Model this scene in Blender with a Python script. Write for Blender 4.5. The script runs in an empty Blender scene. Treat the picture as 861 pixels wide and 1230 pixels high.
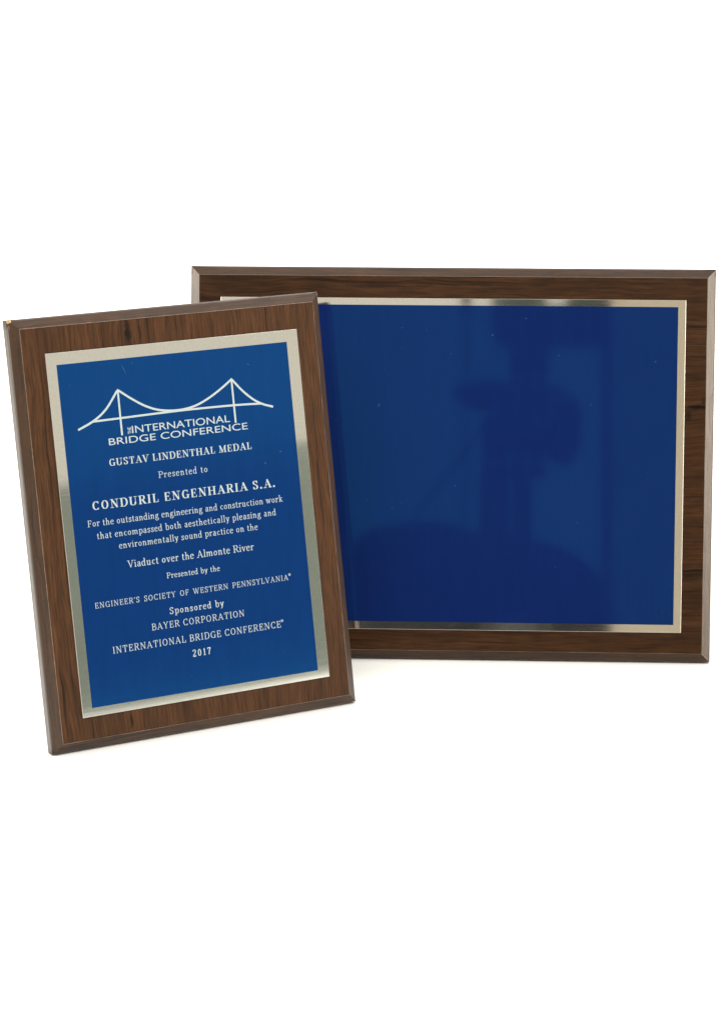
import bpy, bmesh, math, random
from mathutils import Vector, Matrix

IN = 0.0254                      # the plaques are inch-sized: 7 x 9 and 9 x 12
random.seed(7)
scn = bpy.context.scene
col = scn.collection

# ------------------------------------------------------------------ camera
F_PX, PITCH, DIST, CAM_H = 2835.0, 0.2796, 51.6589, 18.348
cam_data = bpy.data.cameras.new('render_camera')
cam = bpy.data.objects.new('render_camera', cam_data)
col.objects.link(cam)
cam_data.sensor_fit = 'VERTICAL'
cam_data.sensor_height = 24.0
cam_data.lens = F_PX / 1230.0 * 24.0
cam_data.clip_start = 0.01
cam_data.clip_end = 50
cam.location = (0, -DIST * IN, CAM_H * IN)
cam.rotation_euler = (math.pi / 2 - PITCH, 0, 0)
scn.camera = cam

# ------------------------------------------------------------------ world, lamps, exposure
w = bpy.data.worlds.new('World')
scn.world = w
w.use_nodes = True
bg = w.node_tree.nodes['Background']
bg.inputs['Color'].default_value = (0.70, 0.66, 0.55, 1)
bg.inputs['Strength'].default_value = 0.92


def area(name, loc, target, sx, sy, watts, colr=(1, 1, 1)):
    ld = bpy.data.lights.new(name, 'AREA')
    ld.shape = 'RECTANGLE'
    ld.size, ld.size_y = sx * IN, sy * IN
    ld.energy = watts
    ld.color = colr
    o = bpy.data.objects.new(name, ld)
    col.objects.link(o)
    o.location = Vector(loc) * IN
    d = Vector(target) - Vector(loc)
    o.rotation_euler = d.to_track_quat('-Z', 'Y').to_euler()
    return o


area('softbox_left', (-56, -6, 17), (0, -2, 6), 32, 32, 13.0, (1, 0.95, 0.84))
area('softbox_right', (56, -10, 17), (2, -2, 6), 32, 32, 12.5, (1, 0.93, 0.80))
area('softbox_front', (0, -44, 52), (0, -2, 2), 64, 34, 30.0, (1, 0.99, 0.97))
area('softbox_rear', (0, 27, 52), (0, 4, 0), 70, 22, 15.0, (1, 0.99, 0.97))
area('backdrop_fill', (0, 16, 46), (0, 52, 12), 60, 14, 14.0, (1, 1, 1))  # unseen fill, added to burn the backdrop out to white

vs = scn.view_settings
vs.view_transform = 'Standard'
vs.look = 'None'
vs.exposure = 0.0
vs.gamma = 1.0
vs.use_curve_mapping = False
scn.render.film_transparent = False


# ------------------------------------------------------------------ material helpers
def new_mat(name):
    m = bpy.data.materials.new(name)
    m.use_nodes = True
    nt = m.node_tree
    return m, nt, nt.nodes['Principled BSDF']


def N(nt, kind, **kw):
    n = nt.nodes.new(kind)
    for k, v in kw.items():
        if k in n.inputs:
            n.inputs[k].default_value = v
        else:
            setattr(n, k, v)
    return n


def ramp(nt, stops, interp='LINEAR'):
    r = nt.nodes.new('ShaderNodeValToRGB')
    r.color_ramp.interpolation = interp
    e = r.color_ramp.elements
    e[0].position, e[0].color = stops[0][0], (*stops[0][1], 1)
    e[1].position, e[1].color = stops[-1][0], (*stops[-1][1], 1)
    for p, c in stops[1:-1]:
        x = e.new(p)
        x.color = (*c, 1)
    return r


def mix(nt, fac, a, b, mode='MIX'):
    m = nt.nodes.new('ShaderNodeMix')
    m.data_type = 'RGBA'
    m.blend_type = mode
    for sock, v in ((m.inputs[0], fac), (m.inputs[6], a), (m.inputs[7], b)):
        if isinstance(v, bpy.types.NodeSocket):
            nt.links.new(v, sock)
        elif isinstance(v, (int, float)):
            sock.default_value = v
        else:
            sock.default_value = (*v, 1)
    return m.outputs[2]


def walnut(name, axis, seed, tone=1.0, red=1.0, rough=0.34, streak_pos=(0, 0, 0), fine=1.0, knot=None, spec=0.5):
    """Walnut-print laminate; the grain runs along the local axis 'X' or 'Y'."""
    m, nt, b = new_mat(name)
    L = nt.links
    tc = N(nt, 'ShaderNodeTexCoord')
    mp = N(nt, 'ShaderNodeMapping')
    mp.inputs['Location'].default_value = (seed * 1.7, seed * 0.9, 0)
    if axis == 'X':
        mp.inputs['Rotation'].default_value = (0, 0, math.pi / 2)
    L.new(tc.outputs['Object'], mp.inputs['Vector'])
    # a gentle warp so the grain wanders
    wn = N(nt, 'ShaderNodeTexNoise', Scale=22.0, Detail=2.0)
    L.new(mp.outputs['Vector'], wn.inputs['Vector'])
    sub = N(nt, 'ShaderNodeVectorMath', operation='SUBTRACT')
    sub.inputs[1].default_value = (0.5, 0.5, 0.5)
    L.new(wn.outputs['Color'], sub.inputs[0])
    scl = N(nt, 'ShaderNodeVectorMath', operation='MULTIPLY')
    scl.inputs[1].default_value = (0.006, 0.006, 0)
    L.new(sub.outputs[0], scl.inputs[0])
    add = N(nt, 'ShaderNodeVectorMath', operation='ADD')
    L.new(mp.outputs['Vector'], add.inputs[0])
    L.new(scl.outputs[0], add.inputs[1])

    def grain(sx, sy, detail, rough_=0.6, dist=0.0):
        s = N(nt, 'ShaderNodeVectorMath', operation='MULTIPLY')
        s.inputs[1].default_value = (sx, sy, sx)
        L.new(add.outputs[0], s.inputs[0])
        n = N(nt, 'ShaderNodeTexNoise', Scale=1.0, Detail=detail, Roughness=rough_, Distortion=dist)
        L.new(s.outputs[0], n.inputs['Vector'])
        return n.outputs['Fac']
    broad = grain(110, 8, 3, 0.55, 0.5)           # bands 8 mm wide
    medium = grain(760 * fine, 26, 4, 0.62, 0.2)
    pores = grain(1500 * fine, 60, 3, 0.6)
    mottle = grain(200, 60, 3, 0.6)
    dark = (0.020 * tone, 0.0105 * tone, 0.0052 * tone)
    mid = (0.066 * tone, 0.0280 * tone * (2 - red), 0.0112 * tone * (2 - red))
    lite = (0.128 * tone, 0.0545 * tone * (2 - red), 0.0215 * tone * (2 - red))
    r1 = ramp(nt, [(0.28, dark), (0.46, mid), (0.74, lite)])
    mm = N(nt, 'ShaderNodeMath', operation='MULTIPLY_ADD')
    L.new(medium, mm.inputs[0])
    mm.inputs[1].default_value = 0.55
    hb = N(nt, 'ShaderNodeMath', operation='MULTIPLY')
    L.new(broad, hb.inputs[0])
    hb.inputs[1].default_value = 0.45
    L.new(hb.outputs[0], mm.inputs[2])
    L.new(mm.outputs[0], r1.inputs['Fac'])
    c = mix(nt, 0.25, r1.outputs['Color'], tuple(x * 1.05 for x in mid))
    pr = ramp(nt, [(0.40, (0.34, 0.34, 0.36)), (0.52, (1, 1, 1))])
    L.new(pores, pr.inputs['Fac'])
    c = mix(nt, 0.58, c, pr.outputs['Color'], 'MULTIPLY')
    mr = ramp(nt, [(0.3, (0.78, 0.76, 0.74)), (0.7, (1.18, 1.12, 1.08))])
    L.new(mottle, mr.inputs['Fac'])
    c = mix(nt, 0.8, c, mr.outputs['Color'], 'MULTIPLY')
    # occasional nearly black heart lines
    hl = grain(330, 6, 2, 0.5, 0.4)
    hr = ramp(nt, [(0.31, (0.28, 0.29, 0.30)), (0.385, (1, 1, 1))])
    L.new(hl, hr.inputs['Fac'])
    c = mix(nt, 0.8, c, hr.outputs['Color'], 'MULTIPLY')
    if knot:
        # knot marks: printed dark figures with a centre and size, in local metres
        for (kx, ky, wx, wy, depth) in knot:
            sb = N(nt, 'ShaderNodeVectorMath', operation='SUBTRACT')
            L.new(tc.outputs['Object'], sb.inputs[0])
            sb.inputs[1].default_value = (kx * IN, ky * IN, 0)
            kn = N(nt, 'ShaderNodeTexNoise', Scale=260.0, Detail=3.0)
            L.new(tc.outputs['Object'], kn.inputs['Vector'])
            k2 = N(nt, 'ShaderNodeVectorMath', operation='SUBTRACT')
            L.new(kn.outputs['Color'], k2.inputs[0])
            k2.inputs[1].default_value = (0.5, 0.5, 0.5)
            k3 = N(nt, 'ShaderNodeVectorMath', operation='MULTIPLY')
            L.new(k2.outputs[0], k3.inputs[0])
            k3.inputs[1].default_value = (wx * IN * 1.6, wy * IN * 1.0, 0)
            k4 = N(nt, 'ShaderNodeVectorMath', operation='ADD')
            L.new(sb.outputs[0], k4.inputs[0])
            L.new(k3.outputs[0], k4.inputs[1])
            k5 = N(nt, 'ShaderNodeVectorMath', operation='MULTIPLY')
            L.new(k4.outputs[0], k5.inputs[0])
            k5.inputs[1].default_value = (1 / (wx * IN), 1 / (wy * IN), 0)
            ln = N(nt, 'ShaderNodeVectorMath', operation='LENGTH')
            L.new(k5.outputs[0], ln.inputs[0])
            kr = ramp(nt, [(0.35, (depth, depth, depth)), (1.0, (1, 1, 1))])
            L.new(ln.outputs['Value'], kr.inputs['Fac'])
            c = mix(nt, 1.0, c, kr.outputs['Color'], 'MULTIPLY')
    L.new(c, b.inputs['Base Color'])
    b.inputs['IOR'].default_value = 1.5
    b.inputs['Specular IOR Level'].default_value = spec
    rr = ramp(nt, [(0.3, (rough + 0.12,) * 3), (0.7, (rough - 0.04,) * 3)])
    L.new(pores, rr.inputs['Fac'])
    L.new(rr.outputs['Color'], b.inputs['Roughness'])
    bp = N(nt, 'ShaderNodeBump', Strength=0.22, Distance=0.00008)
    L.new(pores, bp.inputs['Height'])
    L.new(bp.outputs['Normal'], b.inputs['Normal'])
    return m


def simple(name, color, rough=0.5, metal=0.0, noise=0.0, scale=40.0):
    m, nt, b = new_mat(name)
    b.inputs['Roughness'].default_value = rough
    b.inputs['Metallic'].default_value = metal
    if noise:
        tc = N(nt, 'ShaderNodeTexCoord')
        n = N(nt, 'ShaderNodeTexNoise', Scale=scale, Detail=4.0)
        nt.links.new(tc.outputs['Object'], n.inputs['Vector'])
        lo = tuple(x * (1 - noise) for x in color)
        hi = tuple(min(1, x * (1 + noise)) for x in color)
        r = ramp(nt, [(0.3, lo), (0.7, hi)])
        nt.links.new(n.outputs['Fac'], r.inputs['Fac'])
        nt.links.new(r.outputs['Color'], b.inputs['Base Color'])
    else:
        b.inputs['Base Color'].default_value = (*color, 1)
    return m


def silver(name, rough, brush):
    """Satin nickel-silver sheet with faint brushing and handling marks."""
    m, nt, b = new_mat(name)
    L = nt.links
    b.inputs['Metallic'].default_value = 1.0
    tc = N(nt, 'ShaderNodeTexCoord')
    mp = N(nt, 'ShaderNodeMapping')
    mp.inputs['Scale'].default_value = (40, 1400, 40)
    L.new(tc.outputs['Object'], mp.inputs['Vector'])
    n = N(nt, 'ShaderNodeTexNoise', Scale=1.0, Detail=3.0)
    L.new(mp.outputs['Vector'], n.inputs['Vector'])
    n2 = N(nt, 'ShaderNodeTexNoise', Scale=900.0, Detail=3.0)
    L.new(tc.outputs['Object'], n2.inputs['Vector'])
    r = ramp(nt, [(0.3, (0.87, 0.86, 0.825)), (0.7, (0.93, 0.915, 0.88))])
    L.new(n2.outputs['Fac'], r.inputs['Fac'])
    L.new(r.outputs['Color'], b.inputs['Base Color'])
    rr = ramp(nt, [(0.3, (rough * 0.8,) * 3), (0.7, (rough * 1.25,) * 3)])
    L.new(n.outputs['Fac'], rr.inputs['Fac'])
    L.new(rr.outputs['Color'], b.inputs['Roughness'])
    bp = N(nt, 'ShaderNodeBump', Strength=brush, Distance=0.00002)
    L.new(n.outputs['Fac'], bp.inputs['Height'])
    L.new(bp.outputs['Normal'], b.inputs['Normal'])
    return m


def blue_print(name, rough, color, dust, tint=(0.10, 0.62, 1.0), ior=1.65, seed=0.0, streak=0.1):
    """Glossy blue colour layer printed on the metal sheet, with specks of dust."""
    m, nt, b = new_mat(name)
    L = nt.links
    tc = N(nt, 'ShaderNodeTexCoord')
    mp = N(nt, 'ShaderNodeMapping')
    mp.inputs['Location'].default_value = (seed, seed * 0.7, 0)
    L.new(tc.outputs['Object'], mp.inputs['Vector'])
    mp2 = N(nt, 'ShaderNodeMapping')
    mp2.inputs['Scale'].default_value = (260, 30, 1)
    L.new(mp.outputs['Vector'], mp2.inputs['Vector'])
    st = N(nt, 'ShaderNodeTexNoise', Scale=1.0, Detail=3.0)
    L.new(mp2.outputs['Vector'], st.inputs['Vector'])
    lo = tuple(x * (1 - streak) for x in color)
    hi = tuple(x * (1 + streak) for x in color)
    r = ramp(nt, [(0.3, lo), (0.7, hi)])
    L.new(st.outputs['Fac'], r.inputs['Fac'])
    v = N(nt, 'ShaderNodeTexVoronoi', Scale=210.0)
    v.feature = 'F1'
    L.new(mp.outputs['Vector'], v.inputs['Vector'])
    # a cell carries a speck only where its random value is high
    sep = N(nt, 'ShaderNodeSeparateColor')
    L.new(v.outputs['Color'], sep.inputs[0])
    gt = N(nt, 'ShaderNodeMath', operation='GREATER_THAN')
    L.new(sep.outputs[0], gt.inputs[0])
    gt.inputs[1].default_value = 1 - dust
    lt = N(nt, 'ShaderNodeMapRange')
    lt.inputs['From Min'].default_value = 0.02
    lt.inputs['From Max'].default_value = 0.085
    lt.inputs['To Min'].default_value = 0.8
    lt.inputs['To Max'].default_value = 0.0
    L.new(v.outputs['Distance'], lt.inputs['Value'])
    ml = N(nt, 'ShaderNodeMath', operation='MULTIPLY')
    L.new(gt.outputs[0], ml.inputs[0])
    L.new(lt.outputs[0], ml.inputs[1])
    m2 = N(nt, 'ShaderNodeMath', operation='MULTIPLY')
    L.new(ml.outputs[0], m2.inputs[0])
    L.new(sep.outputs[1], m2.inputs[1])
    c = mix(nt, m2.outputs[0], r.outputs['Color'], (0.16, 0.26, 0.38))
    L.new(c, b.inputs['Base Color'])
    b.inputs['Roughness'].default_value = rough
    b.inputs['IOR'].default_value = ior
    b.inputs['Specular Tint'].default_value = (*tint, 1)
    # faint waviness of the sheet
    wv = N(nt, 'ShaderNodeTexNoise', Scale=28.0, Detail=1.0)
    L.new(mp.outputs['Vector'], wv.inputs['Vector'])
    bp = N(nt, 'ShaderNodeBump', Strength=0.10, Distance=0.00005)
    L.new(wv.outputs['Fac'], bp.inputs['Height'])
    L.new(bp.outputs['Normal'], b.inputs['Normal'])
    return m


# ------------------------------------------------------------------ mesh helpers (all coordinates in inches)
def mesh_obj(name, verts, faces, mats, parent=None, fm=None, smooth=False):
    me = bpy.data.meshes.new(name)
    me.from_pydata([tuple(c * IN for c in v) for v in verts], [], faces)
    if not isinstance(mats, (list, tuple)):
        mats = [mats]
    for m in mats:
        me.materials.append(m)
    if fm:
        for p, i in zip(me.polygons, fm):
            p.material_index = i
    if smooth:
        for p in me.polygons:
            p.use_smooth = True
    me.validate()
    o = bpy.data.objects.new(name, me)
    col.objects.link(o)
    o.parent = parent
    return o


def tag(o, label=None, cat=None, kind=None, group=None):
    if label: o['label'] = label
    if cat: o['category'] = cat
    if kind: o['kind'] = kind
    if group: o['group'] = group
    return o


def fix_normals(o):
    bm = bmesh.new()
    bm.from_mesh(o.data)
    bmesh.ops.recalc_face_normals(bm, faces=bm.faces)
    bm.to_mesh(o.data)
    bm.free()


def slab_rings(x0, y0, x1, y1, prof):
    """prof: list of (inset, z) from the back outwards to the front; closed box-like solid."""
    v, f = [], []
    for i, (ins, z) in enumerate(prof):
        v += [(x0 + ins, y0 + ins, z), (x1 - ins, y0 + ins, z), (x1 - ins, y1 - ins, z), (x0 + ins, y1 - ins, z)]
    for i in range(len(prof) - 1):
        a, b_ = i * 4, (i + 1) * 4
        for k in range(4):
            f.append((a + k, a + (k + 1) % 4, b_ + (k + 1) % 4, b_ + k))
    f.append((3, 2, 1, 0))
    n = (len(prof) - 1) * 4
    f.append((n, n + 1, n + 2, n + 3))
    return v, f


BEV, DROP, THICK = 0.212, 0.1575, 0.3837      # bevel width, bevel depth, board thickness
WORN = 0.011


def edge_profile(back=0.0):
    """(inset, z) of one moulded edge from the back, round the outside, to the face."""
    p = [(BEV, -back), (0.03, -back), (0.0, 0.03 - back)]
    zt = THICK - DROP
    # rounded shoulder from the straight side into the sloping bevel
    sl = (BEV, THICK)
    R = 0.050
    # side goes up z, bevel direction
    bx, bz = BEV, DROP
    ln = math.hypot(bx, bz)
    ux, uz = bx / ln, bz / ln
    t = R
    A = (0.0, zt - t)
    C = (ux * t, zt + uz * t)
    for k in range(9):
        s = k / 8
        x = (1 - s) ** 2 * A[0] + 2 * s * (1 - s) * 0.0 + s * s * C[0]
        z = (1 - s) ** 2 * A[1] + 2 * s * (1 - s) * zt + s * s * C[1]
        p.append((x, z))
    p.append((BEV - WORN * 0.9, THICK - WORN * 0.62))
    p.append((BEV - 0.001, THICK - 0.001))
    return p


def mitred_edge(name, W, H, side, mats, parent, back=0.0):
    """one moulded edge strip with 45-degree mitres; mats = [laminate, worn]"""
    prof = edge_profile(back)
    G = 0.0015
    v, f, fm = [], [], []
    # several cross-sections along the length with tiny wander for a less perfect arris
    L = H if side in ('left', 'right') else W
    nseg = 40
    n = len(prof)
    for i in range(nseg + 1):
        s = i / nseg
        for j, (ins, z) in enumerate(prof):
            a = ins + G
            pos = a + s * (L - 2 * a)
            jit = 0.0
            if 0 < i < nseg and j >= n - 2:
                jit = random.uniform(-0.0035, 0.0035)
            q = ins + (jit if j == n - 2 else jit * 0.4)
            if side == 'left':
                v.append((-W / 2 + q, pos, z))
            elif side == 'right':
                v.append((W / 2 - q, pos, z))
            elif side == 'bottom':
                v.append((-W / 2 + pos, q, z))
            else:
                v.append((-W / 2 + pos, H - q, z))
    for i in range(nseg):
        for j in range(n):
            k = (j + 1) % n
            f.append((i * n + j, i * n + k, (i + 1) * n + k, (i + 1) * n + j))
            fm.append(1 if j == n - 2 else 0)
    f.append(tuple(range(n)))
    fm.append(1)
    f.append(tuple(range(nseg * n, nseg * n + n)))
    fm.append(1)
    o = mesh_obj(name, v, f, mats, parent, fm)
    fix_normals(o)
    # smooth shoulder
    for p in o.data.polygons:
        if len(p.vertices) == 4:
            js = {vi % n for vi in p.vertices}
            if min(js) >= 2 and max(js) <= 11:
                p.use_smooth = True
    return o


def build_plaque(loc, yaw, lean, W, H, plate, blue, mats, label, group, back=0.0):
    root = bpy.data.objects.new('award_plaque', None)
    col.objects.link(root)
    root.empty_display_size = 0.02
    # local frame: x along the plaque, y up the face, z out of the face
    ux = Vector((math.cos(yaw), math.sin(yaw), 0))
    hn = Vector((math.sin(yaw), -math.cos(yaw), 0))
    up = Vector((0, 0, 1)) * math.cos(lean) - hn * math.sin(lean)
    n = hn * math.cos(lean) + Vector((0, 0, 1)) * math.sin(lean)
    M = Matrix((ux, up, n)).transposed().to_4x4()
    M.translation = Vector(loc) * IN
    root.matrix_world = M
    tag(root, label, 'plaque', group=group)
    x0, x1 = -W / 2, W / 2
    # board core with the laminated face
    v, f = slab_rings(x0 + BEV, BEV, x1 - BEV, H - BEV, [(0, 0.004 - back), (0, THICK - 0.006), (0.004, THICK)])
    board = mesh_obj('wooden_board', v, f, mats['face'], root)
    for side in ('left', 'right', 'top', 'bottom'):
        m = mats['edge_v'] if side in ('left', 'right') else mats['edge_h']
        mitred_edge('bevelled_edge', W, H, side, [m, mats['worn']], board, back)
    # metal sheet, about 0.8 mm thick, chamfered arris
    px0, py0, px1, py1 = plate
    v, f = slab_rings(px0, py0, px1, py1, [(0.010, THICK + 0.001), (0.0, THICK + 0.006), (0.0, THICK + 0.033), (0.006, THICK + 0.038)])
    pl = mesh_obj('metal_plate', v, f, [mats['silver'], mats['cut']], root, [0] * 4 + [1] * 8 + [0, 0])
    # blue printed field: a thin layer of its own on the sheet
    bx0, by0, bx1, by1 = blue
    v, f = slab_rings(bx0, by0, bx1, by1, [(0.0, THICK + 0.0385), (0.0, THICK + 0.0400), (0.002, THICK + 0.0410)])
    bl = mesh_obj('blue_panel', v, f, mats['blue'], pl)
    # strut at the back that holds the plaque upright
    th = math.tan(lean)
    top = (0, H * 0.62, -0.02 - back)
    # foot on the table, behind
    Mi = M.inverted()
    back = Vector(loc) - hn * (H * 0.62 * math.sin(lean) + 2.3)
    ft = Mi @ (Vector((back.x, back.y, 0.0)) * IN) / IN
    hw1, hw2, tk = 0.55, 0.9, 0.06
    dirv = (Vector(ft) - Vector(top)).normalized()
    nn = Vector((1, 0, 0)).cross(dirv).normalized() * tk
    pts = []
    for c, hw in ((Vector(top), hw1), (Vector(ft), hw2)):
        for sx in (-1, 1):
            for k in (0, 1):
                pts.append(tuple(c + Vector((sx * hw, 0, 0)) + nn * (-k) * 1.0))
    f = [(0, 1, 3, 2), (4, 6, 7, 5), (0, 4, 5, 1), (2, 3, 7, 6), (0, 2, 6, 4), (1, 5, 7, 3)]
    o = mesh_obj('easel_strut', pts, f, mats['strut'], root)
    fix_normals(o)
    return root, pl, bl


# ------------------------------------------------------------------ setting: one white sweep of paper
white = simple('white_paper', (0.86, 0.86, 0.85), 0.75, noise=0.01, scale=60)
prof = [(-34, 0.0)]
for i in range(1, 12):
    prof.append((-34 + i * 6, 0.0))
R = 16
for i in range(0, 17):
    a = i / 16 * math.pi / 2
    prof.append((34 + R * math.sin(a), R - R * math.cos(a)))
prof.append((34 + R, 60))
v = [(x, y, z) for (y, z) in prof for x in (-75, 75)]
f = [(2 * i, 2 * i + 1, 2 * i + 3, 2 * i + 2) for i in range(len(prof) - 1)]
sweep = mesh_obj('backdrop', v, f, white, None, smooth=True)
tag(sweep, kind='structure')
sm = sweep.modifiers.new('paper', 'SOLIDIFY')
sm.thickness = 0.002
sm.offset = -1

# ------------------------------------------------------------------ materials of the plaques
worn = simple('worn_arris', (0.17, 0.115, 0.08), 0.5, noise=0.35, scale=500)
cut = simple('cut_metal_edge', (0.80, 0.79, 0.74), 0.38, 1.0)
worn_dark = simple('worn_arris_dark', (0.10, 0.062, 0.04), 0.5, noise=0.35, scale=500)
strut_m = simple('black_strut_board', (0.02, 0.02, 0.02), 0.6, noise=0.2)
MF = dict(
    face=walnut('walnut_upright_grain', 'Y', 3.1, 0.78, 0.985, 0.38, spec=0.15, knot=[(-0.98, 8.52, 0.09, 0.36, 0.16), (-0.72, 8.5, 0.03, 0.38, 0.22), (0.1, 8.5, 0.018, 0.4, 0.4), (-1.76, 0.45, 0.05, 0.26, 0.3), (3.06, 5.0, 0.022, 2.6, 0.45)]),
    edge_v=walnut('walnut_edge_upright', 'Y', 9.4, 0.54, 0.95, 0.30),
    edge_h=walnut('walnut_edge_level', 'X', 5.2, 0.60, 0.95, 0.40, spec=0.35),
    worn=worn, cut=cut, strut=strut_m,
    silver=silver('satin_silver_sheet', 0.05, 0.01),
    blue=blue_print('blue_printed_field', 0.11, (0.0036, 0.0180, 0.100), 0.06, tint=(0.03, 0.50, 1.0), ior=2.0, streak=0.06, seed=2.63))
MB = dict(
    face=walnut('walnut_level_grain', 'X', 12.3, 0.49, 0.97, 0.32, spec=0.09, fine=0.9, knot=[(5.60, 5.86, 0.42, 0.055, 0.10), (5.40, 5.66, 0.09, 0.13, 0.45), (5.74, 6.0, 0.05, 0.12, 0.5), (5.55, 7.0, 0.5, 0.022, 0.35), (-1.6, 8.55, 1.2, 0.03, 0.5)]),
    edge_v=walnut('walnut_edge_upright_large', 'Y', 21.0, 0.8, 0.9, 0.26, spec=0.68),
    edge_h=walnut('walnut_edge_level_large', 'X', 17.0, 0.50, 0.92, 0.42, spec=0.25),
    worn=worn_dark, cut=cut, strut=strut_m,
    silver=silver('bright_silver_sheet', 0.045, 0.03),
    blue=blue_print('blue_glossy_field', 0.042, (0.0038, 0.0122, 0.072), 0.10, tint=(0.04, 0.43, 1.0), ior=1.63, streak=0.04, seed=5.0))

plaqueB, plateB, blueB = build_plaque(
    (2.0792, 0.0, 0), -0.0404, 0.2295, 12.0, 9.0,
    (-5.295, 0.690, 5.307, 8.285), (-5.11, 0.870, 5.132, 8.128), MB,
    'large landscape walnut plaque with a blank glossy blue plate, standing behind the smaller one', 'walnut award plaques')
plaqueA, plateA, blueA = build_plaque(
    (-3.2861, -4.3705, 0), 0.4627, 0.2083, 7.0, 9.0,
    (-2.822, 0.686, 2.838, 8.248), (-2.605, 0.864, 2.575, 7.998), MF,
    'small upright walnut plaque with bridge emblem and medal text on a blue plate, in front', 'walnut award plaques', back=0.075)

# chipped corner, pale chipboard showing, upper left of the small plaque
rc = random.Random(4)
cv, cf = [], []
cx, cy, cz = -3.5 + 0.035, 9.0 - 0.035, THICK - DROP + 0.012
for i in range(5):
    for j in range(8):
        th = math.pi * (i + 0.5) / 5
        ph = 2 * math.pi * j / 8
        r = 0.055 * rc.uniform(0.6, 1.2)
        cv.append((cx + r * 1.0 * math.sin(th) * math.cos(ph), cy + r * 0.9 * math.sin(th) * math.sin(ph), cz + r * 0.9 * math.cos(th)))
for i in range(4):
    for j in range(8):
        k = (j + 1) % 8
        cf.append((i * 8 + j, i * 8 + k, (i + 1) * 8 + k, (i + 1) * 8 + j))
cf.append(tuple(range(8)))
cf.append(tuple(range(32, 40)))
chip = mesh_obj('chipped_corner', cv, cf, simple('bare_chipboard', (0.40, 0.26, 0.14), 0.9, noise=0.3, scale=900), plaqueA)
fix_normals(chip)

# ------------------------------------------------------------------ lettering
Z0 = THICK + 0.0413
ZSTEP = 0.000035


class Ink:
    """flat print: every stroke is a quad strip lying a hair above the one before"""
    def __init__(self, z=Z0):
        self.v, self.f, self.z = [], [], z

    def strip(self, pts, wid):
        # pts in inches, wid = list of widths
        n = len(pts)
        base = len(self.v)
        for i in range(n):
            a = Vector(pts[max(i - 1, 0)])
            b_ = Vector(pts[min(i + 1, n - 1)])
            d = b_ - a
            if d.length < 1e-9:
                d = Vector((1, 0))
            d.normalize()
            nx, ny = -d.y, d.x
            h = wid[i] / 2
            self.v.append((pts[i][0] + nx * h, pts[i][1] + ny * h, self.z))
            self.v.append((pts[i][0] - nx * h, pts[i][1] - ny * h, self.z))
        for i in range(n - 1):
            k = base + 2 * i
            self.f.append((k + 1, k + 3, k + 2, k))
        self.z += ZSTEP
        if self.z > Z0 + ZSTEP * 12:
            self.z = Z0

    def poly(self, pts):
        base = len(self.v)
        for p in pts:
            self.v.append((p[0], p[1], self.z))
        self.f.append(tuple(range(base, base + len(pts))))
        self.z += ZSTEP
        if self.z > Z0 + ZSTEP * 12:
            self.z = Z0


def crom(P, m=6, closed=False):
    out = []
    n = len(P)
    rng = range(n if closed else n - 1)
    for i in rng:
        if closed:
            p0, p1, p2, p3 = P[(i - 1) % n], P[i], P[(i + 1) % n], P[(i + 2) % n]
        else:
            p1, p2 = P[i], P[i + 1]
            p0 = P[i - 1] if i else (2 * p1[0] - p2[0], 2 * p1[1] - p2[1])
            p3 = P[i + 2] if i + 2 < n else (2 * p2[0] - p1[0], 2 * p2[1] - p1[1])
        for k in range(m):
            t = k / m
            q = []
            for c in (0, 1):
                q.append(0.5 * (2 * p1[c] + (p2[c] - p0[c]) * t + (2 * p0[c] - 5 * p1[c] + 4 * p2[c] - p3[c]) * t * t + (3 * p1[c] - p0[c] - 3 * p2[c] + p3[c]) * t ** 3))
            out.append(tuple(q))
    out.append(P[0] if closed else P[-1])
    return out


def arc(cx, cy, rx, ry, a0, a1, m=16):
    return [(cx + rx * math.cos(math.radians(a0 + (a1 - a0) * i / m)), cy + ry * math.sin(math.radians(a0 + (a1 - a0) * i / m))) for i in range(m + 1)]


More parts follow.
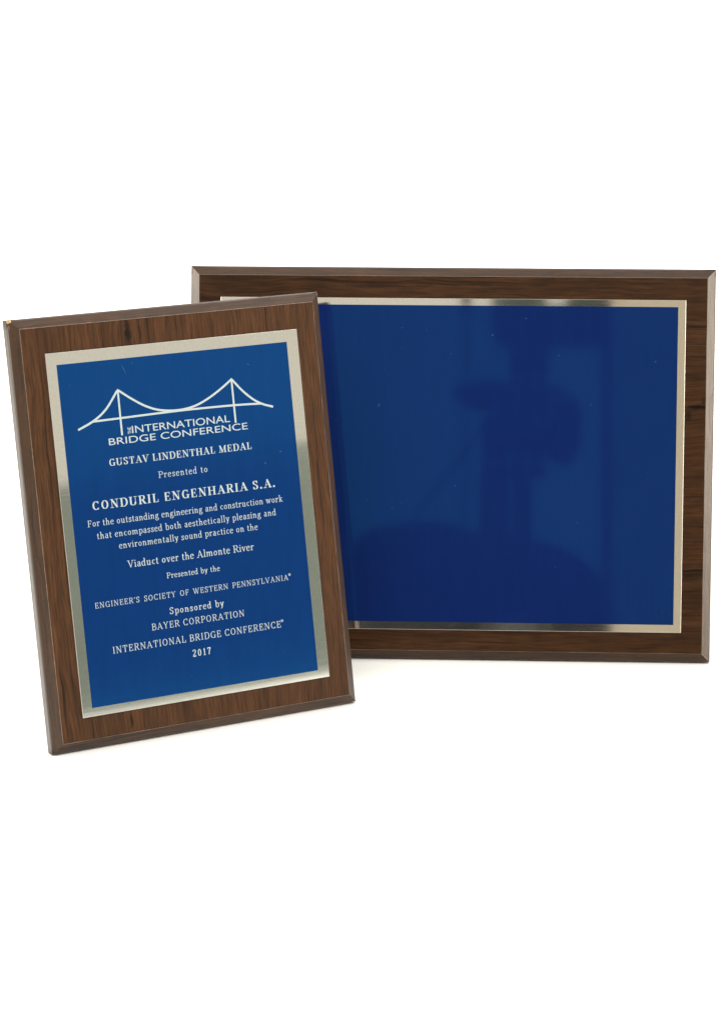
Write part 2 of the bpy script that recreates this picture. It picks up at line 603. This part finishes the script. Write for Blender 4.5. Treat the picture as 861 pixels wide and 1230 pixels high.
# glyph tables: advance width and strokes.
# ('L',x0,y0,x1,y1[,w]) straight   w: 'k' thick, 'n' thin, default by direction
# ('C',[points]) curve, ('A',cx,cy,rx,ry,a0,a1) arc, ('S',x,y[,l,r]) foot serif, ('V',x,y0,y1) upright tick, ('D',x,y) dot
S_ = 0.13
CAP = {
 'A': (0.92, [('L', .13, 0, .46, 1, 'n'), ('L', .44, 1, .79, 0, 'k'), ('L', .24, .34, .66, .34, 'n'), ('S', .13, 0), ('S', .79, 0)]),
 'B': (0.80, [('L', .20, 0, .20, 1, 'k'), ('S', .16, 1, .11, .10), ('S', .16, 0, .11, .10), ('C', [(.2, .98), (.46, .98), (.63, .88), (.63, .66), (.46, .53), (.2, .53)]), ('C', [(.2, .53), (.50, .53), (.70, .42), (.70, .15), (.50, .02), (.2, .02)])]),
 'C': (0.86, [('A', .46, .5, .36, .50, 48, 312), ('V', .74, .70, 1.0), ('V', .74, .0, .26)]),
 'D': (0.90, [('L', .20, 0, .20, 1, 'k'), ('S', .16, 1, .11, .10), ('S', .16, 0, .11, .10), ('C', [(.2, .98), (.48, .98), (.72, .82), (.80, .5), (.72, .18), (.48, .02), (.2, .02)])]),
 'E': (0.77, [('L', .20, 0, .20, 1, 'k'), ('L', .09, .97, .66, .97, 'n'), ('L', .09, .03, .70, .03, 'n'), ('L', .2, .52, .52, .52, 'n'), ('V', .65, .74, 1.0), ('V', .69, .0, .28), ('V', .52, .40, .64)]),
 'F': (0.72, [('L', .20, 0, .20, 1, 'k'), ('L', .09, .97, .64, .97, 'n'), ('S', .20, 0), ('L', .2, .50, .50, .50, 'n'), ('V', .64, .72, 1.0), ('V', .50, .38, .62)]),
 'G': (0.92, [('A', .46, .5, .36, .50, 50, 300), ('V', .74, .70, 1.0), ('L', .76, .02, .76, .44, 'k'), ('S', .76, .45), ('C', [(.64, .06), (.70, .10), (.76, .2)])]),
 'H': (0.98, [('L', .20, 0, .20, 1, 'k'), ('L', .78, 0, .78, 1, 'k'), ('L', .2, .52, .78, .52, 'n'), ('S', .20, 0), ('S', .20, 1), ('S', .78, 0), ('S', .78, 1)]),
 'I': (0.42, [('L', .21, 0, .21, 1, 'k'), ('S', .21, 0), ('S', .21, 1)]),
 'L': (0.74, [('L', .20, 0, .20, 1, 'k'), ('S', .20, 1), ('L', .09, .03, .68, .03, 'n'), ('V', .67, .0, .34)]),
 'M': (1.12, [('L', .18, 0, .18, 1, 'n'), ('L', .20, 1, .54, .04, 'k'), ('L', .54, .04, .90, 1, 'n'), ('L', .92, 0, .92, 1, 'k'), ('S', .18, 0), ('S', .92, 0), ('S', .14, 1, .08, .04), ('S', .96, 1, .04, .10)]),
 'N': (0.95, [('L', .18, 0, .18, 1, 'n'), ('L', .17, 1, .78, .02, 'k'), ('L', .78, 0, .78, 1, 'n'), ('S', .18, 0), ('S', .14, 1, .08, .06), ('S', .78, 1)]),
 'O': (0.92, [('O', .46, .5, .37, .50)]),
 'P': (0.76, [('L', .20, 0, .20, 1, 'k'), ('S', .20, 0), ('S', .16, 1, .11, .10), ('C', [(.2, .98), (.48, .98), (.67, .86), (.67, .60), (.48, .48), (.2, .48)])]),
 'R': (0.86, [('L', .20, 0, .20, 1, 'k'), ('S', .20, 0), ('S', .16, 1, .11, .10), ('C', [(.2, .98), (.48, .98), (.65, .88), (.65, .63), (.48, .51), (.2, .51)]), ('L', .44, .51, .74, .03, 'k'), ('S', .76, 0, .06, .10)]),
 'S': (0.70, [('C', [(.56, .80), (.47, .95), (.32, .98), (.16, .88), (.16, .68), (.34, .54), (.50, .42), (.57, .24), (.48, .06), (.32, .02), (.18, .08), (.12, .24)]), ('V', .57, .70, 1.0), ('V', .12, .0, .30)]),
 'T': (0.82, [('L', .41, 0, .41, 1, 'k'), ('L', .07, .97, .75, .97, 'n'), ('V', .08, .70, 1.0), ('V', .74, .70, 1.0), ('S', .41, 0)]),
 'U': (0.92, [('L', .19, 1, .19, .34, 'k'), ('C', [(.19, .36), (.22, .12), (.44, .01), (.66, .10), (.74, .36)]), ('L', .74, 1, .74, .34, 'n'), ('S', .19, 1), ('S', .74, 1)]),
 'V': (0.88, [('L', .12, 1, .45, 0, 'k'), ('L', .44, 0, .76, 1, 'n'), ('S', .12, 1), ('S', .76, 1)]),
 'W': (1.25, [('L', .12, 1, .39, 0, 'k'), ('L', .38, 0, .62, .96, 'n'), ('L', .60, .98, .87, 0, 'k'), ('L', .86, 0, 1.12, 1, 'n'), ('S', .12, 1), ('S', 1.12, 1), ('S', .60, 1, .1, .06)]),
 'Y': (0.84, [('L', .12, 1, .42, .46, 'k'), ('L', .42, .46, .72, 1, 'n'), ('L', .42, 0, .42, .48, 'k'), ('S', .12, 1), ('S', .72, 1), ('S', .42, 0)]),
 '0': (0.62, [('O', .31, .5, .23, .5)]),
 '1': (0.50, [('L', .26, 0, .26, 1, 'k'), ('L', .10, .80, .26, .97, 'n'), ('S', .26, 0, .15, .15)]),
 '2': (0.60, [('C', [(.10, .76), (.18, .95), (.34, .98), (.48, .86), (.46, .62), (.28, .34), (.09, .07)]), ('L', .08, .05, .52, .05, 'k'), ('V', .52, .0, .22)]),
 '7': (0.58, [('L', .07, .95, .52, .95, 'k'), ('V', .08, .74, 1.0), ('C', [(.51, .94), (.34, .55), (.24, .0)])]),
 '.': (0.32, [('D', .14, .08)]),
 "'": (0.24, [('C', [(.13, 1.0), (.14, .88), (.07, .76)])]),
}
X = 0.66    # x-height


def bowl(cx, rx=.235):
    return ('O', cx, X / 2, rx, X / 2)


LOW = {
 'a': (0.58, [('C', [(.13, .52), (.20, .64), (.34, .65), (.42, .52), (.42, .14)]), ('L', .42, .5, .42, .10, 'k'), ('C', [(.42, .38), (.20, .36), (.10, .22), (.14, .06), (.26, .01), (.42, .14)]), ('C', [(.42, .12), (.46, .03), (.55, .04)])]),
 'b': (0.64, [('L', .16, .02, .16, 1.06, 'k'), ('S', .12, 1.06, .08, .05), ('C', [(.16, .50), (.30, .65), (.50, .60), (.57, .33), (.50, .07), (.30, .0), (.16, .10)])]),
 'c': (0.54, [('A', .32, X / 2, .23, X / 2, 42, 318)]),
 'd': (0.64, [('L', .46, 0, .46, 1.06, 'k'), ('S', .42, 1.06, .08, .05), ('S', .50, 0, .04, .08), ('C', [(.46, .52), (.32, .65), (.13, .58), (.07, .32), (.14, .06), (.32, .01), (.46, .12)])]),
 'e': (0.56, [('C', [(.09, .38), (.47, .42), (.44, .58), (.30, .66), (.13, .56), (.07, .33), (.14, .08), (.30, .0), (.49, .12)])]),
 'f': (0.38, [('L', .17, 0, .17, .80, 'k'), ('C', [(.17, .78), (.20, 1.0), (.30, 1.06), (.41, 1.02)]), ('L', .05, X - .03, .34, X - .03, 'n'), ('S', .17, 0)]),
 'g': (0.60, [('O', .27, .43, .17, .22), ('C', [(.40, .58), (.47, .65), (.56, .64)]), ('C', [(.16, .26), (.11, .14), (.24, .07), (.44, .04), (.52, -.10), (.42, -.26), (.22, -.29), (.08, -.20), (.11, -.06), (.24, .06)])]),
 'h': (0.68, [('L', .16, 0, .16, 1.06, 'k'), ('S', .12, 1.06, .08, .05), ('S', .16, 0, .09, .05), ('K', [(.16, .46), (.27, .59), (.41, .60), (.50, .48), (.50, .3)]), ('L', .50, .48, .50, 0, 'k'), ('S', .50, 0, .05, .09)]),
 'i': (0.32, [('L', .16, 0, .16, X, 'k'), ('S', .12, X, .08, .05), ('S', .16, 0, .1, .1), ('D', .16, .90)]),
 'k': (0.64, [('L', .16, 0, .16, 1.06, 'k'), ('S', .12, 1.06, .08, .05), ('S', .16, 0, .1, .1), ('L', .16, .28, .48, X - .03, 'n'), ('L', .28, .38, .52, .02, 'k'), ('S', .48, X, .1, .1), ('S', .54, 0, .08, .08)]),
 'l': (0.32, [('L', .16, 0, .16, 1.06, 'k'), ('S', .12, 1.06, .08, .05), ('S', .16, 0, .1, .1)]),
 'm': (1.00, [('L', .16, 0, .16, X, 'k'), ('S', .12, X, .08, .05), ('S', .16, 0, .08, .04), ('K', [(.16, .46), (.27, .59), (.40, .60), (.49, .48), (.49, .3)]), ('L', .49, .48, .49, 0, 'k'), ('S', .49, 0, .04, .04), ('K', [(.49, .46), (.60, .59), (.73, .60), (.82, .48), (.82, .3)]), ('L', .82, .48, .82, 0, 'k'), ('S', .82, 0, .04, .09)]),
 'n': (0.68, [('L', .16, 0, .16, X, 'k'), ('S', .12, X, .08, .05), ('S', .16, 0, .09, .05), ('K', [(.16, .46), (.27, .59), (.41, .60), (.50, .48), (.50, .3)]), ('L', .50, .48, .50, 0, 'k'), ('S', .50, 0, .05, .09)]),
 'o': (0.62, [bowl(.31)]),
 'p': (0.64, [('L', .16, -.30, .16, X, 'k'), ('S', .12, X, .08, .05), ('S', .16, -.30, .1, .1), ('C', [(.16, .50), (.30, .65), (.50, .60), (.57, .33), (.50, .07), (.30, .0), (.16, .10)])]),
 'r': (0.50, [('L', .16, 0, .16, X, 'k'), ('S', .12, X, .08, .05), ('S', .16, 0, .1, .12), ('C', [(.16, .42), (.26, .60), (.36, .65), (.45, .60)]), ('D', .43, .58)]),
 's': (0.48, [('C', [(.38, .52), (.30, .64), (.16, .62), (.10, .50), (.20, .37), (.34, .28), (.40, .15), (.30, .02), (.16, .02), (.09, .14)]), ('V', .39, .46, .66), ('V', .08, .0, .20)]),
 't': (0.42, [('C', [(.18, .86), (.18, .4), (.18, .12), (.26, .01), (.38, .06)]), ('L', .18, .86, .18, .16, 'k'), ('L', .04, X - .03, .36, X - .03, 'n')]),
 'u': (0.68, [('L', .16, X, .16, .2, 'k'), ('C', [(.16, .3), (.18, .06), (.30, .01), (.42, .06), (.50, .18)]), ('L', .50, X, .50, 0, 'k'), ('S', .12, X, .08, .05), ('S', .46, X, .08, .05), ('S', .54, 0, .04, .08)]),
 'v': (0.60, [('L', .10, X, .31, 0, 'k'), ('L', .30, 0, .50, X, 'n'), ('S', .10, X, .09, .1), ('S', .50, X, .09, .09)]),
 'w': (0.88, [('L', .10, X, .28, 0, 'k'), ('L', .27, 0, .44, X, 'n'), ('L', .43, X, .61, 0, 'k'), ('L', .60, 0, .77, X, 'n'), ('S', .10, X, .09, .1), ('S', .77, X, .09, .09), ('S', .43, X, .08, .04)]),
 'y': (0.60, [('L', .10, X, .31, .02, 'k'), ('C', [(.50, X), (.34, .12), (.24, -.20), (.08, -.27)]), ('S', .10, X, .09, .1), ('S', .50, X, .09, .09)]),
}
GL = {}
GL.update(CAP)
GL.update(LOW)


def draw_glyph(ink, g, ox, oy, cap, xs, T, Nn, serif, rot=None):
    """ox, oy origin in inches; cap cap-height in inches; xs horizontal stretch"""
    def P(p):
        return (ox + p[0] * cap * xs, oy + p[1] * cap)

    def wd(pts):
        out = []
        n = len(pts)
        for i in range(n):
            a, b_ = pts[max(i - 1, 0)], pts[min(i + 1, n - 1)]
            dx, dy = b_[0] - a[0], b_[1] - a[1]
            l = math.hypot(dx, dy) or 1
            out.append((Nn + (T - Nn) * (abs(dy) / l) ** 1.6) * cap)
        return out
    for s in g[1]:
        k = s[0]
        if k == 'L':
            pts = [P((s[1], s[2])), P((s[3], s[4]))]
            w_ = (T if (len(s) > 5 and s[5] == 'k') else Nn if len(s) > 5 else None)
            ink.strip(pts, [w_ * cap] * 2 if w_ else wd(pts))
        elif k == 'C':
            pts = [P(p) for p in crom(s[1])]
            ink.strip(pts, wd(pts))
        elif k == 'K':                    # arch of n, h, m: kept sturdy at the top
            pts = [P(p) for p in crom(s[1])]
            ink.strip(pts, [max(x_, T * cap * .85) for x_ in wd(pts)])
        elif k == 'A':
            # stroke centre line pulled in by half the stroke so that the glyph keeps its height
            _, cx, cy, rx, ry, a0, a1 = s
            pts = [P(p) for p in arc(cx, cy, rx - T * .3, ry - Nn / 2, a0, a1)]
            ink.strip(pts, wd(pts))
        elif k == 'O':
            _, cx, cy, rx, ry = s
            pts = [P(p) for p in arc(cx, cy, rx - T * .3, ry - Nn / 2, 0, 360, 22)]
            w_ = wd(pts)
            w_[0] = w_[-1] = T * cap
            ink.strip(pts, w_)
        elif k == 'S':
            l, r = (s[3], s[4]) if len(s) > 3 else (S_, S_)
            l, r = l * serif + T * .3, r * serif + T * .3
            y = s[2]
            y = y - Nn * .5 if y > .3 else y + Nn * .5
            ink.strip([P((s[1] - l, y)), P((s[1] + r, y))], [Nn * cap * 1.05] * 2)
        elif k == 'V':
            ink.strip([P((s[1], s[2])), P((s[1], s[3]))], [Nn * cap * 1.1] * 2)
        elif k == 'D':
            r = T * .62 * cap
            c = P((s[1], s[2]))
            ink.poly([(c[0] + r * math.cos(a * math.pi / 5), c[1] + r * math.sin(a * math.pi / 5)) for a in range(10)])


ink_mat = silver('bare_silver_lettering', 0.3, 0.1)
_b = ink_mat.node_tree.nodes['Principled BSDF']
_b.inputs['Metallic'].default_value = 0.0
for _l in list(_b.inputs['Base Color'].links):
    ink_mat.node_tree.links.remove(_l)
_b.inputs['Base Color'].default_value = (0.36, 0.41, 0.41, 1)
grey_ink = simple('grey_lettering', (0.42, 0.47, 0.50), 0.4)


def reg_mark(ink, cx, cy, r):
    pts = arc(cx, cy, r, r, 0, 360, 14)
    ink.strip(pts, [r * .3] * len(pts))
    ink.strip([(cx - r * .25, cy - r * .5), (cx - r * .25, cy + r * .5)], [r * .4] * 2)
    ink.strip([(cx - r * .25, cy + r * .3), (cx + r * .35, cy + r * .3), (cx + r * .2, cy - r * .5)], [r * .35] * 3)


def text_line(text, u0, u1, v0, cap, T=.15, Nn=.07, serif=1.0, space=.30, xs=1.0, reg=False, mat=None):
    """set one centred line of print from u0 to u1 (inches on the plate), baseline v0"""
    ink = Ink()
    wds = [(space if c == ' ' else GL[c][0]) for c in text]
    # remove side bearings at both ends
    nat = (sum(wds) - 0.14) * cap * xs
    track = ((u1 - u0) - nat) / (len(text) - 1)
    x = u0 - 0.07 * cap * xs
    for c, wv in zip(text, wds):
        if c != ' ':
            draw_glyph(ink, GL[c], x, v0, cap, xs, T, Nn, serif)
        x += wv * cap * xs + track
    if reg:
        reg_mark(ink, u1 + 0.045, v0 + cap * .95, .025)
    o = mesh_obj('lettering', ink.v, ink.f, mat or ink_mat, plateA)
    o['label'] = 'printed line reading ' + text
    return o, track / cap


def sans_line(text, u0, u1, v0, cap, rot=0.0, bold=0.0):
    cu = bpy.data.curves.new('t', 'FONT')
    cu.body = text
    cu.size = 1.0
    cu.offset = bold
    o = bpy.data.objects.new('t', cu)
    col.objects.link(o)
    dg = bpy.context.evaluated_depsgraph_get()
    me = bpy.data.meshes.new_from_object(o.evaluated_get(dg))
    bpy.data.objects.remove(o)
    xs_ = [q.co.x for q in me.vertices]
    ys_ = [q.co.y for q in me.vertices]
    x0, x1, y0, y1 = min(xs_), max(xs_), min(ys_), max(ys_)
    if rot:
        for q in me.vertices:
            a = (q.co.x - x0) / (x1 - x0)
            b_ = (q.co.y - y0) / (y1 - y0)
            q.co = Vector(((u0 + (1 - b_) * (u1 - u0)) * IN, (v0 + a * cap) * IN, Z0 * IN))
    else:
        for q in me.vertices:
            q.co = Vector(((u0 + (q.co.x - x0) / (x1 - x0) * (u1 - u0)) * IN, (v0 + (q.co.y - y0) / (y1 - y0) * cap) * IN, Z0 * IN))
    me.materials.clear()
    me.materials.append(ink_mat)
    me.name = 'lettering'
    ob = bpy.data.objects.new('lettering', me)
    col.objects.link(ob)
    ob.parent = plateA
    ob['label'] = 'printed line reading ' + text
    return ob


# bridge emblem: deck, cables and two towers
em = Ink()
deck = crom([(-1.968, 6.765), (-1.331, 6.773), (-0.396, 6.787), (0.25, 6.790), (1.221, 6.775), (1.847, 6.746)], 8)
em.strip(deck, [.042] * len(deck))
for cb in ([(-2.286, 6.625), (-1.928, 6.779), (-1.639, 6.989), (-1.355, 7.345)],
           [(-1.325, 7.345), (-1.034, 7.130), (-0.744, 6.954), (-0.444, 6.845), (-0.062, 6.804), (0.297, 6.845), (0.62, 6.965), (0.948, 7.146), (1.205, 7.318)],
           [(1.228, 7.318), (1.439, 7.066), (1.668, 6.857), (1.877, 6.733), (2.114, 6.650)]):
    p = crom(cb, 8)
    em.strip(p, [.044] * len(p))
em.strip([(-1.341, 7.33), (-1.344, 6.415)], [.040] * 2)
em.strip([(1.217, 7.30), (1.220, 6.40)], [.040] * 2)
em.poly([(-1.385, 7.325), (-1.34, 7.30), (-1.295, 7.325), (-1.34, 7.385)])
em.poly([(1.172, 7.298), (1.217, 7.27), (1.262, 7.298), (1.217, 7.358)])
mesh_obj('bridge_emblem', em.v, em.f, ink_mat, plateA)

sans_line('THE', -1.212, -1.135, 6.425, 0.140, rot=1, bold=0.01)
sans_line('INTERNATIONAL', -1.117, 1.095, 6.432, 0.152)
sans_line('BRIDGE CONFERENCE', -1.649, 1.483, 6.237, 0.142)
text_line('GUSTAV LINDENTHAL MEDAL', -1.684, 1.520, 5.810, .146, T=.19, Nn=.062, xs=1.04)
text_line('Presented to', -.629, .468, 5.440, .134, T=.11, Nn=.062, xs=1.04)
text_line('CONDURIL ENGENHARIA S.A.', -2.145, 1.979, 4.944, .178, T=.205, Nn=.062, xs=1.06)
text_line('For the outstanding engineering and construction work', -2.290, 2.117, 4.608, .134, T=.11, Nn=.062, xs=1.02)
text_line('that encompassed both aesthetically pleasing and', -2.111, 1.936, 4.337, .134, T=.11, Nn=.062, xs=1.02)
text_line('environmentally sound practice on the', -1.651, 1.483, 4.080, .134, T=.11, Nn=.062, xs=1.02)
text_line('Viaduct over the Almonte River', -1.503, 1.343, 3.660, .148, T=.12, Nn=.066, xs=1.03)
text_line('Presented by the', -.672, .524, 3.322, .116, T=.12, Nn=.07, xs=1.04)
text_line("ENGINEER'S SOCIETY OF WESTERN PENNSYLVANIA", -2.314, 2.075, 2.910, .118, T=.11, Nn=.062, xs=.98, serif=.75, space=.55, reg=True)
text_line('Sponsored by', -.688, .534, 2.562, .138, T=.13, Nn=.07, xs=1.04)
text_line('BAYER CORPORATION', -1.119, .982, 2.279, .138, T=.11, Nn=.062, xs=.97, serif=.75)
text_line('INTERNATIONAL BRIDGE CONFERENCE', -2.026, 1.799, 1.921, .142, T=.11, Nn=.062, xs=.97, serif=.75, reg=True)
text_line('2017', -.266, .137, 1.590, .146, T=.14, Nn=.07, xs=1.0)

# fine handling scratches
scr_m = simple('scratched_blue', (0.035, 0.085, 0.19), 0.3)
for plate_, marks, thin_, wide_ in (
        (plateA, (((-1.21, 7.88), (-1.12, 7.66)), ((-0.98, 7.90), (-0.965, 7.86)), ((1.6, 7.62), (1.66, 7.585)), ((-0.35, 1.18), (-0.33, 1.165)), ((-2.38, 7.55), (-2.355, 7.545))), .003, .009),
        (plateB, (((-1.66, 5.80), (-1.645, 5.87)), ((0.1, 4.02), (0.12, 4.0)), ((4.62, 6.9), (4.65, 6.86)), ((2.9, 3.2), (2.92, 3.18))), .005, .014)):
    for a_, b_ in marks:
        sc_ = Ink(Z0)
        sc_.strip([a_, ((a_[0] + b_[0]) / 2 + .004, (a_[1] + b_[1]) / 2), b_], [thin_, wide_, thin_])
        mesh_obj('scratch', sc_.v, sc_.f, scr_m, plate_)

# ------------------------------------------------------------------ what the shiny plates mirror: the photographer's side of the studio
black = simple('black_camera_plastic', (0.016, 0.016, 0.018), 0.45, noise=0.2)
cloth_m = simple('black_cloth', (0.012, 0.012, 0.014), 0.9, noise=0.3)
metal_m = simple('grey_tripod_metal', (0.12, 0.12, 0.13), 0.35, 0.8)
curt_m = simple('dark_grey_green_cloth', (0.055, 0.07, 0.065), 0.85, noise=0.25, scale=12)
panel_m = simple('grey_green_board', (0.12, 0.14, 0.122), 0.8, noise=0.08, scale=10)
beige_m = simple('beige_wall_paint', (0.66, 0.585, 0.475), 0.8, noise=0.03, scale=6)


def box_bm(bm, c, s, rot=None):
    r = bmesh.ops.create_cube(bm, size=1.0)
    for q in r['verts']:
        q.co = Vector((q.co.x * s[0], q.co.y * s[1], q.co.z * s[2]))
        if rot:
            q.co = rot @ q.co
        q.co = (q.co + Vector(c)) * IN
    return r['verts']


def tube_bm(bm, a, b_, r0, r1, n=20):
    a, b_ = Vector(a), Vector(b_)
    d = b_ - a
    q = d.to_track_quat('Z', 'Y').to_matrix()
    r = bmesh.ops.create_cone(bm, cap_ends=True, segments=n, radius1=r0, radius2=r1, depth=d.length)
    for vv in r['verts']:
        vv.co = (q @ vv.co + (a + b_) / 2) * IN


def bm_obj(name, bm, m, parent=None, smooth=False, bevel=0):
    me = bpy.data.meshes.new(name)
    if bevel:
        bmesh.ops.bevel(bm, geom=list(bm.edges), offset=bevel * IN, segments=2, affect='EDGES', clamp_overlap=True)
    bm.to_mesh(me)
    bm.free()
    me.materials.append(m)
    if smooth:
        for p in me.polygons:
            p.use_smooth = True
    o = bpy.data.objects.new(name, me)
    col.objects.link(o)
    if parent:
        o.parent = parent
        o.matrix_parent_inverse = parent.matrix_world.inverted()
    return o


def part(name, build, m, parent, bevel=0, smooth=False):
    bm = bmesh.new()
    build(bm)
    return bm_obj(name, bm, m, parent, smooth, bevel)


def root_at(name, loc):
    r = bpy.data.objects.new(name, None)
    r.empty_display_size = 0.05
    col.objects.link(r)
    r.location = Vector(loc) * IN
    bpy.context.view_layer.update()
    return r


FLOOR = -28
CX, CY, CZ = 2.9, -DIST - 0.6, 18.3
# camera body behind the lens point
rc_ = root_at('studio_camera', (CX, CY - 3.6, CZ - 2))
tag(rc_, 'black camera on its tripod facing the plaques, mirrored in the blank blue plate', 'camera')


def blob(bm, c, r, seed=0):
    rr_ = random.Random(seed)
    g = bmesh.ops.create_icosphere(bm, subdivisions=3, radius=1.0)
    ph = [rr_.uniform(0, 6) for _ in range(3)]
    for q in g['verts']:
        k = 1 + .08 * math.sin(3 * q.co.x + ph[0]) + .06 * math.sin(4 * q.co.z + ph[1])
        q.co = Vector((c[0] + q.co.x * r[0] * k, c[1] + q.co.y * r[1] * k, c[2] + q.co.z * r[2] * k)) * IN


part('body', lambda bm: box_bm(bm, (3.45, CY - 4.2, 18.35), (3.1, 2.4, 4.3)), black, rc_, .7)
part('viewfinder_hump', lambda bm: box_bm(bm, (3.5, CY - 4.1, 21.2), (1.9, 2.2, 2.2)), black, rc_, .5)
part('lens', lambda bm: tube_bm(bm, (3.4, CY - 3.0, 18.2), (3.4, CY - .5, 18.1), 1.3, 1.4, 32), black, rc_)
part('hand_grip', lambda bm: blob(bm, (5.0, CY - 3.8, 17.7), (1.1, 1.2, 1.6), 1), black, rc_, smooth=True)
part('side_arm', lambda bm: tube_bm(bm, (1.0, CY - 4.2, 19.3), (2.6, CY - 4.2, 18.6), .28, .4), black, rc_)  # arm and lumps added to shape the dark outline mirrored in the plate
part('side_lump', lambda bm: blob(bm, (1.15, CY - 4.0, 19.4), (1.25, 1.0, .75), 2), black, rc_, smooth=True)
part('hanging_lump', lambda bm: blob(bm, (1.9, CY - 4.6, 14.6), (.72, .6, 4.0), 5), black, rc_, smooth=True)


def strap(bm):
    pts = crom([(-1.2, -1.4), (-2.6, -3.6), (-4.6, -6.2), (-5.3, -8.2), (-4.3, -10.2), (-2.8, -11.6)], 8)
    for a, b_ in zip(pts[:-1], pts[1:]):
        tube_bm(bm, (CX + a[0], CY - 4.0, CZ + a[1] + 1.6), (CX + b_[0], CY - 4.0, CZ + b_[1] + 1.6), .09, .09, 8)


part('strap', strap, black, rc_)
rt = root_at('tripod', (CX, CY - 4.2, FLOOR))
tag(rt, 'grey metal tripod standing on the floor under the studio camera', 'tripod')
part('head_plate', lambda bm: box_bm(bm, (CX - .1, CY - 4.0, CZ - 2.5), (3.0, 3.0, .35)), metal_m, rt, .08)
part('column', lambda bm: tube_bm(bm, (CX + .3, CY - 4.2, CZ - 2.7), (CX + .3, CY - 4.2, CZ - 13), .42, .5), cloth_m, rt)
part('hub', lambda bm: tube_bm(bm, (CX, CY - 4.2, CZ - 9.6), (CX, CY - 4.2, CZ - 12), 1.6, 2.0), black, rt)
for k in range(3):
    a = math.radians(90 + 120 * k)
    part('leg', lambda bm: tube_bm(bm, (CX + 1.2 * math.cos(a), CY - 4.2 + 1.2 * math.sin(a), CZ - 11), (CX + 15 * math.cos(a), CY - 4.2 + 15 * math.sin(a), FLOOR), .7, .5), black, rt)


# mound of black cloth, added for the dark hump mirrored in the plate
def mound(bm):
    rr_ = random.Random(3)
    nu, nv = 40, 14
    rows = []
    for j in range(nv + 1):
        t = j / nv
        row = []
        for i in range(nu):
            a = 2 * math.pi * i / nu
            r = 1.0
            if t < .5:
                rad = math.sin(t / .5 * math.pi / 2)
                z = 14.3 - 2.6 * (1 - math.cos(t / .5 * math.pi / 2)) ** 1.2 + .35 * math.sin(a * 3 + .6) * rad + .2 * math.sin(a * 7) * rad - .9 * math.cos(a) * rad
            else:
                rad = 1.0 + .05 * (t - .5) + .05 * (t - .5) * math.sin(a * 9)
                z = 11.5 + .35 * math.sin(a * 3 + .6) + .2 * math.sin(a * 7) - .9 * math.cos(a) + (FLOOR + .3 - 11.7) * (t - .5) / .5
            rad *= 1 + .04 * math.sin(a * 5 + 1)
            row.append(bm.verts.new(((0.6 + 6.4 * rad * math.cos(a)) * IN, (-66 + 6.0 * rad * math.sin(a)) * IN, z * IN)))
        rows.append(row)
    for j in range(nv):
        for i in range(nu):
            k = (i + 1) % nu
            if j == 0:
                continue
            bm.faces.new((rows[j][i], rows[j][k], rows[j + 1][k], rows[j + 1][i]))
    bm.faces.new(rows[1])
    bmesh.ops.delete(bm, geom=rows[0], context='VERTS')


o = part('added_cloth_mound', mound, cloth_m, None, smooth=True)
tag(o, 'added mound of black cloth behind the tripod, mirrored low in the blank plate', 'cloth mound')


# dark box and slim pole, added for the dark bars mirrored in the plate
rl = root_at('added_dark_box', (7.9, -85, FLOOR))
tag(rl, 'added dark box on a tall stand behind the camera, mirrored in the blank plate', 'dark box')
part('housing', lambda b: box_bm(b, (2.7, -84, 36.5), (3.2, 5, 14.5)), curt_m, rl, .4)
part('grip_bar', lambda b: box_bm(b, (4.6, -83.5, 29.9), (6.2, 3, 1.9)), curt_m, rl, .2)
part('flap', lambda b: box_bm(b, (6.55, -84, 36.6), (2.1, .5, 15)), curt_m, rl, .1)
part('cross_bar', lambda b: tube_bm(b, (1.6, -85, 44.3), (8.0, -85, 44.3), .4, .4), metal_m, rl)
part('stand', lambda b: tube_bm(b, (7.9, -85, 44.5), (7.9, -85, FLOOR), .28, .35), black, rl)
rs = root_at('added_dark_pole', (-0.5, -84, FLOOR))
tag(rs, 'added slim black pole left of the dark box behind the camera', 'pole')
part('upper_tube', lambda b: tube_bm(b, (-0.5, -84, 46), (-0.5, -84, 31), .25, .3), black, rs)
part('lower_tube', lambda b: tube_bm(b, (-0.5, -84, 31), (-0.5, -84, FLOOR), .1, .12), metal_m, rs)

# beige side wall of the room, right of the added dark box
v, f = slab_rings(0, 0, 60, 100, [(0, 0), (0, 3)])
wall = mesh_obj('wall', v, f, beige_m)
wall.rotation_euler = (math.pi / 2, 0, 0)
wall.location = Vector((8.6, -112, FLOOR)) * IN
tag(wall, kind='structure')

# board and foam block, added to give the bands mirrored in the small plate
u = Vector((0.77, -0.63, 0)).normalized()
side = Vector((0.63, 0.77, 0)).normalized()
c0 = Vector((-3.3, -4.4, 0)) + u * 62
ang = math.atan2(side.y, side.x)
rot = Matrix.Rotation(ang, 3, 'Z')
bm = bmesh.new()
box_bm(bm, (0, 0, 0), (44, 7, 2.6))
o = bm_obj('added_foam_block', bm, simple('white_foam', (0.85, 0.85, 0.83), .8, noise=.02), None, bevel=.1)
o.location = Vector((c0.x, c0.y, 0)) * IN
o.rotation_euler = (0, 0, ang)
tag(o, 'added low white foam block at the right, for the bright strip mirrored in the small plate', 'block')
o.location.z = 1.3 * IN
bm = bmesh.new()
box_bm(bm, (0, 0, 0), (44, .6, 11.4))
o = bm_obj('added_grey_board', bm, panel_m, None, bevel=.05)
o.location = Vector((c0.x + u.x * 2, c0.y + u.y * 2, 2.61 + 5.7)) * IN
o.rotation_euler = (0, 0, ang)
tag(o, 'added low grey green board on the foam block, for the grey band mirrored in the small plate', 'board')
